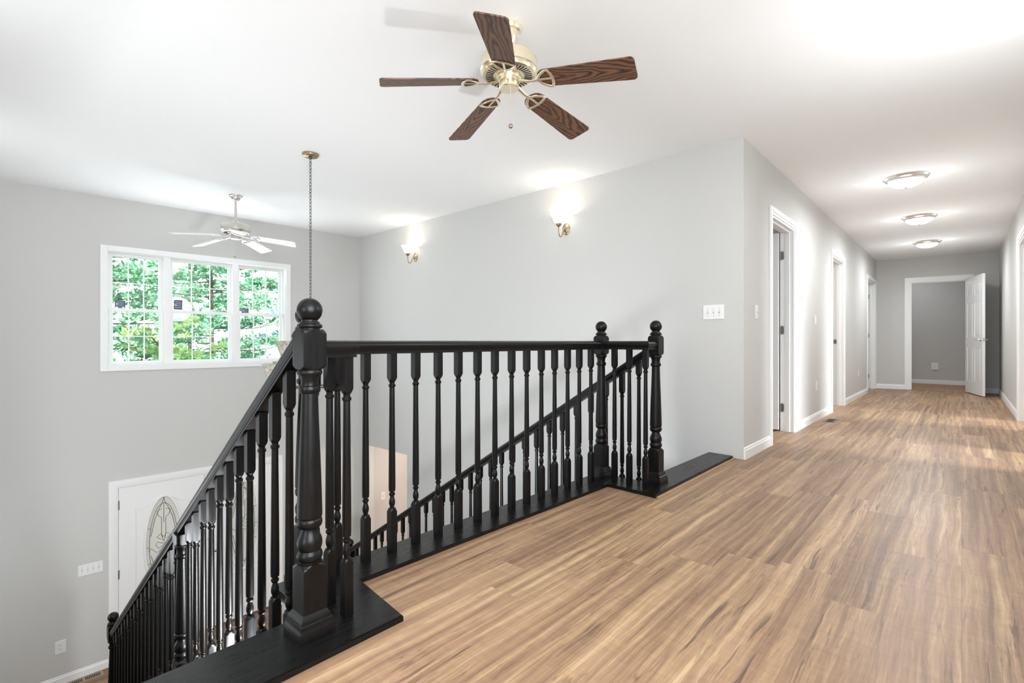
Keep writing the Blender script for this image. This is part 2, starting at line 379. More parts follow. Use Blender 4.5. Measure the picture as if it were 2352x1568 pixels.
bm = B(); box(bm, 4.2, 6.0, -0.7, 3.2, -0.3, -0.27); obj('ceiling_lower_store', bm, 'ceil', kind='structure')

# black nosing boards along the stair openings
bm = B()
prism(bm, [(-0.5, 1.355), (0.978, 1.358), (1.010, 1.690), (2.746, 1.657), (2.727, 1.329), (4.068, 1.331), (4.078, 1.525), (2.935, 1.530), (2.935, 1.850), (0.772, 1.884), (0.772, 1.595), (-0.5, 1.600)], 0.0005, 0.021)
bmesh.ops.bevel(bm, geom=[e for e in bm.edges if all(v.co.z > 0.02 for v in e.verts)], offset=0.004, segments=2, affect='EDGES')
obj('trim_1', bm, 'blackboard', kind='structure', smooth=30)
# light strip of bare board next to the far nosing
bm = B(); box(bm, 2.74, 4.06, 1.312, 1.328, 0.0003, 0.006); obj('trim_2', bm, 'lightstrip', kind='structure')

# baseboards
CW = 0.066
baseboard('baseboard_hall_corner', [(4.085, 1.30), (4.083, 1.257), (D1[0]-CW, 1.257)][1:])
baseboard('baseboard_hall_middle', [(D1[1]+CW, 1.256), (D2[0]-CW, 1.255)])
baseboard('baseboard_hall_far', [(D2[1]+CW, 1.254), (D3[0]-CW, 1.252)])
def ep(y): s = es(y); return (EW0.x+ed.x*s, EW0.y+ed.y*s)
baseboard('baseboard_end_left', [(D3[1]+CW, 1.251), (12.077, 1.250), ep(0.735+CW+0.01)])
baseboard('baseboard_end_right', [ep(-0.085-CW), ep(-0.492), (RD1[1]+CW, -0.492)])
baseboard('baseboard_right', [(RD1[0]-CW, -0.492), (RD2[1]+CW, -0.492)])
baseboard('baseboard_end_room', [(14.17, 3.0), (14.02, -2.1)])
fp = lambda x: (x, FL.y + fd.y*(x-FL.x)/fd.x)
baseboard('baseboard_front_left', [fp(-0.45), fp(1.118)], ZL)
baseboard('baseboard_front_right', [fp(2.975), (4.108, 6.825), (4.106, 6.63)], ZL)

# ------------------------------------------------------------------ hall doors
def casing(root, L, H, y, w=CW, th=0.017, s=-1, bottom=0.0, name='door_casing'):
    """casing around an opening 0..L x bottom..H on the plane y (local frame); s = side it projects to"""
    for k in range(3):
        bm = B()
        steps = ((0.0, w, th*0.62), (w*0.35, w*0.97, th))
        for a, b, t in steps:
            ya, yb = sorted((y, y+s*t))
            if k == 0: box(bm, -b, -a, ya, yb, bottom, H+b)
            elif k == 1: box(bm, L+a, L+b, ya, yb, bottom, H+b)
            else: box(bm, -a*0, L, ya, yb, H+a, H+b); 
        obj(name, bm, 'trim', root)
def jamb(root, L, H, y0, y1, t=0.018, stop=True, name='door_jamb', bottom=0.0):
    bm = B(); box(bm, 0, t, y0, y1, bottom, H); box(bm, L-t, L, y0, y1, bottom, H); box(bm, t, L-t, y0, y1, H-t, H)
    if stop:
        a, b = y0+(y1-y0)*0.32, y0+(y1-y0)*0.60
        box(bm, t, t+0.012, a, b, bottom, H-t); box(bm, L-t-0.012, L-t, a, b, bottom, H-t); box(bm, t+.012, L-t-.012, a, b, H-t-0.012, H-t)
    obj(name, bm, 'trim', root)
def hinge(root, x, y, z, T=None, ax='x'):
    bm = B(); r = 0.004
    box(bm, x-0.002, x, y-0.034, y-0.002, z-0.045, z+0.045)
    bmesh.ops.bevel(bm, geom=[e for e in bm.edges if abs(e.verts[0].co.x-e.verts[1].co.x) > 1e-4], offset=0.009, segments=3, affect='EDGES')
    tube(bm, [(x-0.003, y, z-0.046), (x-0.003, y, z+0.046)], 0.005, 10)
    for dz in (-0.03, 0, 0.03): lathe(bm, [(0, 0.0035), (0.0012, 0.003)], 10, Matrix.Translation((x-0.002, y-0.018+(0.006 if dz == 0 else -0.004), z+dz)) @ Matrix.Rotation(-pi/2, 4, 'Y'))
    obj('hinge', bm, 'steel', root, smooth=35)
def leaf_bm(Wd, H, th=0.035):
    """six-panel door leaf, hinge edge at x=0, thickness in y about 0"""
    bm = B(); y0, y1 = -th/2, th/2; d = 0.006
    st = 0.115; cols = [(st, Wd/2-0.055), (Wd/2+0.055, Wd-st)]; rows = [(0.22, 0.80), (0.98, 1.58), (1.69, H-0.115)]
    box(bm, 0, Wd, y0+d, y1-d, 0, H)
    for (ya, yb) in ((y0, y0+d), (y1-d, y1)):
        xs = [0, cols[0][0], cols[0][1], cols[1][0], cols[1][1], Wd]
        for a, b in ((xs[0], xs[1]), (xs[2], xs[3]), (xs[4], xs[5])): box(bm, a, b, ya, yb, 0, H)
        zs = [0, rows[0][0], rows[0][1], rows[1][0], rows[1][1], rows[2][0], rows[2][1], H]
        for c in cols:
            for a, b in ((zs[0], zs[1]), (zs[2], zs[3]), (zs[4], zs[5]), (zs[6], zs[7])): box(bm, c[0], c[1], ya, yb, a, b)
            for r in rows:      # raised field
                m = 0.028
                box(bm, c[0]+m, c[1]-m, ya + (0.0015 if ya < 0 else 0), yb - (0.0015 if ya > 0 else 0), r[0]+m, r[1]-m)
    return bm
# opening root: local x along the hall, local y into the wall
def hall_door(name, d, leaf=True, strike=False, near=True):
    r = sroot(name, (d[0], 1.2555, 0)); L = d[1]-d[0]
    casing(r, L, DH, 0.0); jamb(r, L, DH, 0.0, 0.125)
    if leaf:
        for z in (0.24, 1.03, 1.79): hinge(r, L-0.0185, 0.124, z)
        lf = obj('door_panel', leaf_bm(L-0.045, 2.0), 'trim', r, loc=(L-0.043, 0.134, 0.018), rot=(0, 0, R(91.5)))
    if strike:
        bm = B(); box(bm, L-0.0205, L-0.018, 0.078, 0.118, 0.88, 0.945); st = obj('strike_plate', bm, 'steel', r)
        bm = B(); box(bm, L-0.0212, L-0.0200, 0.090, 0.106, 0.898, 0.926); obj('latch_hole', bm, 'dark', st)
        obj('door_panel', leaf_bm(L-0.045, 2.0), 'trim', r, loc=(0.04, 0.134, 0.018), rot=(0, 0, R(93)))
    return r
hall_door('door_1', D1); hall_door('door_2', D2, leaf=False, strike=True); hall_door('door_3', D3)
# end opening with the leaf swung into the hall
T, L_, aE = frame_T(EW0, EW1)
r = sroot('door_4', (*ep(0.735), 0), aE); Lw = es(-0.085)-es(0.735)
casing(r, Lw, DH, 0.0, w=0.078); jamb(r, Lw, DH, 0.0, 0.12)
lw = 0.965
ang = math.atan2(-0.29+0.083, 11.262-12.215) - aE
lf = obj('door_panel', leaf_bm(lw, 2.02), 'trim', r, loc=(Lw-0.022, -0.012, 0.014), rot=(0, 0, ang))
def lever(parent, x, side, z=0.93, mat='nickel', direction=-1):
    bm = B(); y = 0.0175*side
    lathe(bm, [(0, 0.03), (0.006, 0.03), (0.009, 0.024), (0.03, 0.011), (0.045, 0.011), (0.05, 0.008)], 20, Matrix.Translation((x, y, z)) @ Matrix.Rotation(-side*pi/2, 4, 'X'))
    tube(bm, [(x, y+side*0.043, z), (x+direction*0.03, y+side*0.047, z+0.003), (x+direction*0.07, y+side*0.046, z), (x+direction*0.115, y+side*0.042, z-0.004)], [0.009, 0.008, 0.0075, 0.006], 10)
    obj('lever_handle', bm, mat, parent, smooth=40)
lever(lf, lw-0.065, 1); lever(lf, lw-0.065, -1)
bm = B(); box(bm, lw, lw+0.0015, -0.0125, 0.0125, 0.90, 0.96); obj('latch_plate', bm, 'nickel', lf)
# right hall doorways
for nm, d in (('door_5', RD1), ('door_6', RD2)):
    r = sroot(nm, (d[1], -0.492, 0), pi); casing(r, d[1]-d[0], DH, 0.0, w=0.075, th=0.018); jamb(r, d[1]-d[0], DH, 0.0, 0.12)

# ------------------------------------------------------------------ front window
def fT(x, z=0.0): p = fp(x); return Matrix.Translation((p[0], p[1], z))
aF = math.atan2(fd.y, fd.x)
wr = sroot('window_1', (*fp(1.085), 0.63), aF)
WL, WH = (3.035-1.085), 1.30
for nm, a in (('window_casing', None),):
    cw = 0.062
    for seg in (( -cw+0.02, 0.02, -cw+0.02, WH+cw-0.02), (WL-0.02, WL+cw-0.02, -cw+0.02, WH+cw-0.02)):
        bm = bbox(seg[0], seg[1], -0.02, 0, seg[2], seg[3], 0.004); obj('window_casing', bm, 'trim', wr)
    for z0 in (-cw+0.02, WH-0.02):
        bm = bbox(0.02, WL-0.02, -0.02, 0, z0, z0+cw, 0.004); obj('window_casing', bm, 'trim', wr)
bm = B()
for a in ((0, 0.03, 0, WH), (WL-0.03, WL, 0, WH)): box(bm, a[0], a[1], 0, 0.14, a[2], a[3])
box(bm, 0.03, WL-0.03, 0, 0.14, 0, 0.03); box(bm, 0.03, WL-0.03, 0, 0.14, WH-0.03, WH)
units = [(1.118, 1.632), (1.682, 2.366), (2.416, 2.995)]
units = [(a-1.085, b-1.085) for a, b in units]
for a, b in ((units[0][1], units[1][0]), (units[1][1], units[2][0])): box(bm, a-0.008, b+0.008, 0.0, 0.13, 0.03, WH-0.03)
obj('window_frame', bm, 'vinyl', wr)
zm = 0.64
def sash(a, b, z0, z1, y, name='window_sash'):
    bm = B(); s = 0.038
    box(bm, a, a+s, y, y+0.03, z0, z1); box(bm, b-s, b, y, y+0.03, z0, z1)
    box(bm, a+s, b-s, y, y+0.03, z0, z0+s*0.9); box(bm, a+s, b-s, y, y+0.03, z1-s*0.9, z1)
    w = (b-a-2*s)/3
    for k in (1, 2): box(bm, a+s+w*k-0.006, a+s+w*k+0.006, y+0.009, y+0.02, z0+s*.9, z1-s*.9)
    zc = (z0+z1)/2
    for k in range(3): box(bm, a+s+w*k+(0.006 if k else 0), a+s+w*(k+1)-(0.006 if k < 2 else 0), y+0.009, y+0.02, zc-0.006, zc+0.006)
    so = obj(name, bm, 'vinyl', wr)
    bm = B(); box(bm, a+s, b-s, y+0.013, y+0.016, z0+s*.9, z1-s*.9); obj('glass', bm, 'pane', so)
for a, b in units:
    sash(a+0.006, b-0.006, 0.03, zm+0.018, 0.045); sash(a+0.006, b-0.006, zm-0.018, WH-0.03, 0.08)
# stickers on the upper panes
def sticker(x, z, w, h, label):
    p = fp(x); t = thing('window_sticker', label, 'sticker', (p[0]-0.0, p[1]+0.0855, z), (0, 0, aF))
    bm = B(); box(bm, 0, w, -0.0012, 0, 0, h); obj('film', bm, 'sticker', t)
    bm = B()
    for k in range(4): box(bm, w*0.1, w*(0.85-0.1*(k % 2)), -0.0022, -0.0013, h*(0.2+0.19*k), h*(0.24+0.19*k))
    if w > .08: lathe(bm, [(0, w*0.12), (0.001, w*0.12)], 14, Matrix.Translation((w*0.2, -0.0014, h*0.45)) @ Matrix.Rotation(pi/2, 4, 'X'))
    obj('print', bm, 'stickertext', t)
sticker(1.185, 1.305, 0.095, 0.07, 'small dark blue sticker low in the left window unit')
sticker(1.745, 1.300, 0.085, 0.115, 'taller blue grey sticker in the middle window unit')
sticker(2.490, 1.290, 0.085, 0.06, 'small dark sticker low in the right window unit')

# ------------------------------------------------------------------ front double door
r = sroot('door_7', (*fp(1.182), 0), aF); FDW = 2.902-1.182; FH = -0.695
casing(r, FDW, FH, 0.0, w=0.066, th=0.02, bottom=ZL)
bm = B(); box(bm, 0, 0.02, 0, 0.13, ZL, FH); box(bm, FDW-0.02, FDW, 0, 0.13, ZL, FH); box(bm, 0.02, FDW-0.02, 0, 0.13, FH-0.02, FH)
obj('door_frame', bm, 'trim', r)
bm = B(); box(bm, 0.02, FDW-0.02, 0.0, 0.13, ZL+0.0005, ZL+0.025); obj('threshold', bm, 'bronzevent', r)
def front_leaf(x0, wd, cx, hand):
    bm = B(); H0, H1 = ZL+0.03, FH-0.023; y0, y1 = 0.008, 0.052; cz, hw, hh = -1.455, 0.172, 0.555; N = 64
    # leaf face with an oval cut-out: ring of quads between the oval and the border rectangle
    def border(a):
        dx, dz = cos(a), sin(a); ts = []
        if dx > 1e-9: ts.append((x0+wd-cx)/dx)
        if dx < -1e-9: ts.append((x0-cx)/dx)
        if dz > 1e-9: ts.append((H1-cz)/dz)
        if dz < -1e-9: ts.append((H0-cz)/dz)
        t = min(ts); return cx+dx*t, cz+dz*t
    angs = [2*pi*i/N for i in range(N)]
    for X, Z in ((x0, H0), (x0+wd, H0), (x0, H1), (x0+wd, H1)): angs.append(math.atan2(Z-cz, X-cx) % (2*pi))
    angs = sorted(set(round(a, 6) for a in angs)); n = len(angs)
    iv = [[], []]; ov = [[], []]
    for k, y in enumerate((y0, y1)):
        for a in angs:
            e = 1/math.sqrt((cos(a)/hw)**2+(sin(a)/hh)**2); iv[k].append(bm.verts.new((cx+cos(a)*e, y, cz+sin(a)*e)))
            bx, bz = border(a); ov[k].append(bm.verts.new((bx, y, bz)))
    for i in range(n):
        j = (i+1) % n
        bm.faces.new((iv[0][i], iv[0][j], ov[0][j], ov[0][i])); bm.faces.new((iv[1][i], ov[1][i], ov[1][j], iv[1][j]))
        bm.faces.new((iv[0][i], iv[1][i], iv[1][j], iv[0][j])); bm.faces.new((ov[0][i], ov[0][j], ov[1][j], ov[1][i]))
    lf = obj('door_panel', bm, 'trim', r)
    # oval frame moulding
    bm = B(); pts = [(cx+cos(a)*(hw+0.012), y0-0.002, cz+sin(a)*(hh+0.012)) for a in [2*pi*i/64 for i in range(64)]]
    tube(bm, pts, 0.015, 8, closed=True, up=Vector((0, 1, 0))); 
    obj('oval_moulding', bm, 'trim', lf, smooth=50)
    # arched panel moulding
    bm = B(); m = 0.155; xa, xb = x0+m, x0+wd-m; zt = FH-0.285; P = []
    for t in [i/24 for i in range(25)]:
        X = xa+(xb-xa)*t; u = abs(t-0.5)*2; P.append((X, y0-0.001, zt + 0.10*(0.5+0.5*cos(pi*min(1, u/0.78)))))
    P += [(xb, y0-0.001, ZL+0.62), (xa, y0-0.001, ZL+0.62)]
    Q = []
    for i, p in enumerate(P):
        q = P[(i+1) % len(P)]; Q.append(p)
        if (Vector(q)-Vector(p)).length > 0.3: Q += [tuple(Vector(p).lerp(Vector(q), k/6)) for k in (0.1, 1, 2, 3, 4, 5, 5.9)]
    tube(bm, Q, 0.006, 6, closed=True, up=Vector((0, 1, 0)), flat=1)
    box(bm, xa, xb, y0-0.004, y0, ZL+0.15, ZL+0.162); box(bm, xa, xb, y0-0.004, y0, ZL+0.50, ZL+0.512)
    box(bm, xa, xa+0.012, y0-0.004, y0, ZL+0.162, ZL+0.50); box(bm, xb-0.012, xb, y0-0.004, y0, ZL+0.162, ZL+0.50)
    obj('panel_moulding', bm, 'trim', lf, smooth=40)
    bm = B(); vs = [bm.verts.new((cx+cos(a)*(hw+.004), 0.030, cz+sin(a)*(hh+.004))) for a in [2*pi*i/48 for i in range(48)]]
    f = bm.faces.new(vs); e = bmesh.ops.extrude_face_region(bm, geom=[f]); bmesh.ops.translate(bm, vec=(0, 0.006, 0), verts=[v for v in e['geom'] if isinstance(v, bmesh.types.BMVert)])
    gl = obj('door_glass', bm, 'frost', lf)
    # leaded pattern
    bm = B(); y = 0.027; q = lambda a, b: (cx+a*hw, y, cz+b*hh)
    def came(pts, rr=0.0022): tube(bm, [q(a, b) for a, b in pts], rr, 6, up=Vector((0, 1, 0)))
    came([(0.80*cos(2*pi*i/48), 0.86*sin(2*pi*i/48)) for i in range(49)])
    for s in (-1, 1):
        came([(0, .98), (s*.08, .86), (s*.25, .76), (s*.5, .55), (s*.72, .2)])
        came([(s*.12, .74), (s*.38, .70), (s*.30, .60), (s*.12, .56), (s*.12, .20), (s*.02, .05)])
        came([(0, .0), (s*.35, .06), (s*.45, .0), (s*.3, -.08), (0, -.03)])
        came([(s*.0, -.1), (s*.4, -.16), (s*.7, -.05), (s*.86, -.1)])
        came([(s*.16, .1), (s*.4, .16), (s*.16, .22), (s*.02, .14)])
        came([(0, -.98), (s*.2, -.8), (s*.5, -.5), (s*.7, -.2)])
        came([(s*1.0, -.02), (s*.8, -.03)]); came([(s*.93, -.38), (s*.74, -.36)])
        came([(s*.93, .38), (s*.74, .36)])
    came([(0, .86), (0, .45)]); came([(0, -.1), (0, -.86)])
    obj('lead_came', bm, 'lead', gl, smooth=50)
    hx = x0 if hand < 0 else x0+wd
    for z in (ZL+0.22, ZL+0.98, ZL+1.75):
        bm = B(); tube(bm, [(hx+(-0.001 if hand < 0 else 0.001), y0-0.006, z-0.05), (hx+(-0.001 if hand < 0 else 0.001), y0-0.006, z+0.05)], 0.006, 10)
        box(bm, hx-0.008, hx+0.008, y0-0.004, y0-0.0005, z-0.05, z+0.05); obj('hinge', bm, 'steel', lf, smooth=40)
    return lf
l1 = front_leaf(0.024, 2.041-1.182-0.026, 1.628-1.182, -1)
l2 = front_leaf(2.041-1.182+0.002, 2.902-2.041-0.028, 2.487-1.182, 1)
bm = B(); xk = 2.041-1.182+0.07
lathe(bm, [(0, 0.028), (0.01, 0.026), (0.02, 0.012), (0.05, 0.011)], 18, Matrix.Translation((xk, 0.008, ZL+0.98)) @ Matrix.Rotation(pi/2, 4, 'X'))
tube(bm, [(xk, -0.04, ZL+0.98), (xk+0.05, -0.045, ZL+0.975), (xk+0.1, -0.042, ZL+0.965)], 0.009, 10)
obj('lever_handle', bm, 'lead', l2, smooth=40)
bm = B(); lathe(bm, [(0, 0.03), (0.012, 0.028), (0.014, 0.018)], 18, Matrix.Translation((xk, 0.008, ZL+1.13)) @ Matrix.Rotation(pi/2, 4, 'X')); obj('deadbolt', bm, 'lead', l2, smooth=40)

# ------------------------------------------------------------------ stairs
RISE, RUN, NR = 2.657/17, 0.245, 17
def staircase(label, x0, x1, ystart, tilt):
    t = thing('staircase', label, 'staircase', (0, 0, 0))
    for k in range(1, NR):
        z = -RISE*k; ya = ystart+RUN*(k-1); yb = ya+RUN
        sh = (ya-ystart)*tilt
        bm = B(); box(bm, x0, x1+sh, ya-0.028, yb, z-0.028, z); bmesh.ops.bevel(bm, geom=[e for e in bm.edges if abs(e.verts[0].co.y-(ya-0.028)) < 1e-4 and abs(e.verts[1].co.y-(ya-0.028)) < 1e-4], offset=0.008, segments=2, affect='EDGES')
        obj('tread', bm, 'blackboard', t)
    for k in range(1, NR+1):
        z = -RISE*k; ya = ystart+RUN*(k-1); sh = (ya-ystart)*tilt
        bm = B(); box(bm, x0, x1+sh-0.012, ya-0.01, ya+0.004, z, z+RISE-0.028 if k > 1 else -0.031); obj('riser', bm, 'blackboard', t)
    return t
st_near = staircase('near flight of stairs descending to the front door below the window', -0.37, 0.79, 1.605, 0.037)
st_far = staircase('far flight of stairs descending along the long sconce wall', 2.925, 4.08, 1.53, 0.0)
# closed stringers below the steps
for t, xs_, ys, sg in ((st_near, 0.765, 1.605, 1), (st_far, 2.93, 1.53, 0)):
    bm = B(); pts = [(ys-0.1, -0.262), (ys, -0.262)]
    lo = []; n = NR
    top = [(ys, -RISE-0.03)]
    for k in range(1, NR):
        top += [(ys+RUN*(k-1), -RISE*k-0.029), (ys+RUN*k, -RISE*k-0.029)]
    yend = ys+RUN*(NR-1); bot = [(yend, ZL+0.001), (yend-0.35, ZL+0.001), (ys, -0.48)]
    poly = top[1:]+bot
    for side in (0, 1):
        pass
    va = [bm.verts.new((xs_ + (y-ys)*0.037*sg, y, z)) for y, z in poly]; vb = [bm.verts.new((xs_+0.02 + (y-ys)*0.037*sg, y, z)) for y, z in poly]
    bm.faces.new(va); bm.faces.new(vb[::-1])
    for i in range(len(poly)):
        j = (i+1) % len(poly); bm.faces.new((va[i], va[j], vb[j], vb[i]))
    obj('stringer', bm, 'black', t)

# ------------------------------------------------------------------ turned posts and balusters
def newel_profile(cut=None):
    h = 0.0365; q = h*1.414
    P = [(0.0, .056*1.42, .056), (.028, .056*1.42, .056), (.033, .053*1.42, .053), (.040, .0515*1.42, .0515), (.047, .0505*1.42, .0505), (.050, .047*1.42, .047), (.060, .0455*1.42, .0455), (.068, .040*1.42, .040), (.073, h*1.42, h),
         (.201, q, h), (.2055, .0490, h), (.2105, .0440, h), (.214, .0400, h), (.217, .0370), (.218, .0315), (.222, .0312), (.226, .0345), (.232, .0372), (.239, .0378), (.246, .0370), (.251, .0335), (.255, .0322),
         (.262, .0350), (.270, .0368), (.279, .0370), (.288, .0355), (.298, .0315), (.308, .0270), (.316, .0245), (.321, .0240), (.323, .0300), (.328, .0345), (.334, .0368), (.341, .0372), (.348, .0360), (.352, .0330), (.354, .0335), (.357, .0368),
         (.372, .0368), (.42, .0355), (.50, .0330), (.58, .0300), (.66, .0268), (.71, .0252), (.735, .0248), (.737, .0290), (.742, .0318), (.749, .0322), (.756, .0308), (.759, .0262), (.765, .0258), (.775, .0262), (.785, .0285), (.790, .0295), (.791, .0345),
         (.796, .0368), (.802, .0370), (.806, .0350), (.808, .0340), (.8095, .0395, h), (.8135, .0450, h), (.8185, .0500, h), (.822, q, h)]
    if cut: return [p for p in P if p[0] < cut] + [(cut, q, h)]
    P += [(.917, q, h), (.9205, .0500, h), (.9265, .0455, h), (.931, .0400, h), (.932, .0300), (.934, .0300), (.936, .0355), (.941, .0375), (.946, .0360), (.949, .0310), (.952, .0300), (.955, .0285), (.956, .0235), (.962, .0225), (.966, .0240)]
    return P
def newel(parent, x, y, z, cut=None):
    bm = B(); lathe(bm, newel_profile(cut), 40)
    o = obj('newel_post', bm, 'black', parent, smooth=32, loc=(x, y, z))
    if not cut:
        bm = B(); r = 0.0378; lathe(bm, [(0.990+r*sin(a), max(r*cos(a), 1e-4)) for a in [R(-52)+R(142)*i/16 for i in range(17)]], 40)
        obj('ball_finial', bm, 'black', o, smooth=60)
    return o
def bal_profile(top, ext=0.0):
    h = 0.0152; q = h*1.415
    P = [(0, q, h), (.172, q, h), (.178, .0185, h), (.184, .0160, h), (.187, .0140), (.189, .0092), (.194, .0090), (.200, .0115), (.207, .0130), (.214, .0132), (.222, .0118), (.231, .0092), (.238, .0082), (.240, .0110), (.243, .0128), (.247, .0132), (.250, .0125), (.252, .0090), (.256, .0090),
         (.259, .0138), (.275, .0145), (.35, .0142), (.50, .0130), (.62, .0118), (.700, .0112), (.702, .0140), (.706, .0150), (.711, .0148), (.714, .0112), (.720, .0108), (.724, .0125), (.727, .0155, h), (.732, .0180, h), (.738, .0205, h), (.741, q, h)]
    P = [(z + ext*min(1, max(0, (z-.275)/.42)), *r_) for z, *r_ in P]
    top = max(top, P[-1][0]+.01)
    return P + [(top, q, h)]
_balmesh = {}
def baluster(parent, x, y, z, top, ext=0.0):
    key = (round(top, 3), ext)
    if key in _balmesh:
        o = _balmesh[key].copy(); COL.objects.link(o); o.parent = parent; o.location = (x, y, z); return o
    bm = B(); lathe(bm, bal_profile(top, ext), 24); o = obj('baluster', bm, 'black', parent, smooth=32, loc=(x, y, z)); _balmesh[key] = o
    return o
RAIL = [(0, .0), (.012, -.001), (.021, -.004), (.028, -.010), (.0305, -.018), (.0295, -.027), (.0260, -.036), (.0238, -.040), (.0238, -.0425), (.0205, -.0430), (.0205, -.0455), (.0238, -.0460), (.0238, -.0545), (.0, -.0545)]
RAIL = RAIL + [(-a, b) for a, b in RAIL[1:-1][::-1]]
RZ = 0.9185
A_ = (0.728, 1.494); A2 = (0.868, 1.812); B2 = (2.850, 1.771); B_ = (2.972, 1.445)
br = thing('balcony_railing', 'black wooden balcony railing with turned balusters standing on the black nosing board', 'railing', (1.85, 1.75, 0.021))
def loc_rel(root, x, y, z): v = root.location; return (x-v.x, y-v.y, z-v.z)
bm = B(); v = br.location
sweep(bm, RAIL, [(p[0]-v.x, p[1]-v.y, RZ-v.z) for p in (A_, (0.853, 1.494), A2, B2, (2.845, 1.445), B_)])
obj('handrail', bm, 'black', br, smooth=35)
newels = [newel(br, *loc_rel(br, p[0], p[1], 0.021)) for p in (A_, A2, B2, B_)]
bt = RZ-0.054-0.021+0.001
pts = [(0.853, 1.494), (0.853, 1.606), (0.853, 1.712)] + [(A2[0]+(B2[0]-A2[0])*k/16, A2[1]+(B2[1]-A2[1])*k/16-0.002*(k % 2)) for k in range(1, 16)] + [(2.845, 1.668), (2.845, 1.562), (2.838, 1.447)]
for p in pts: baluster(br, *loc_rel(br, p[0], p[1], 0.021), bt)

def stair_rail(label, xf, zf, y0, y1, base_y, newel_spec, yb0, nb, ystart, first_z):
    t = thing('stair_railing', label, 'railing', (xf(y0), y0, 0)); v = t.location
    bm = B(); n = 2
    sweep(bm, [(a, b*1.17) for a, b in RAIL], [(xf(y)-v.x, y-v.y, zf(y)-v.z) for y in (y0, (y0+y1)/2, y1)])
    obj('handrail', bm, 'black', t, smooth=35)
    for (yy, zz, cut) in newel_spec: newel(t, *loc_rel(t, xf(yy), yy, zz), cut)
    for i in range(nb):
        y = yb0+0.1225*i
        if any(abs(y-s[0]) < 0.055 for s in newel_spec): continue
        k = i//2+1; zb = -RISE*k
        baluster(t, *loc_rel(t, xf(y), y, zb), zf(y)-0.0545*1.17-zb+0.006, 0.125 if i % 2 == 0 else 0.0)
    return t
xn = lambda y: 0.728+(y-1.494)*0.0367; zn = lambda y: 0.893-0.66*(y-1.625)
stair_rail('near black stair railing running down from the large front newel post', xn, zn, 1.53, 5.17, 0, [(3.0, -RISE*6, zn(3.0)-0.06+RISE*6), (5.2, -RISE*15, None)], 1.647, 29, 1.605, -0.02)
xf_ = lambda y: 2.972; zf_ = lambda y: 0.854-0.63*(y-1.537)
stair_rail('far black stair railing sloping down in front of the long sconce wall', xf_, zf_, 1.48, 5.10, 0, [(5.13, -RISE*15, None)], 1.563, 29, 1.53, -0.02)

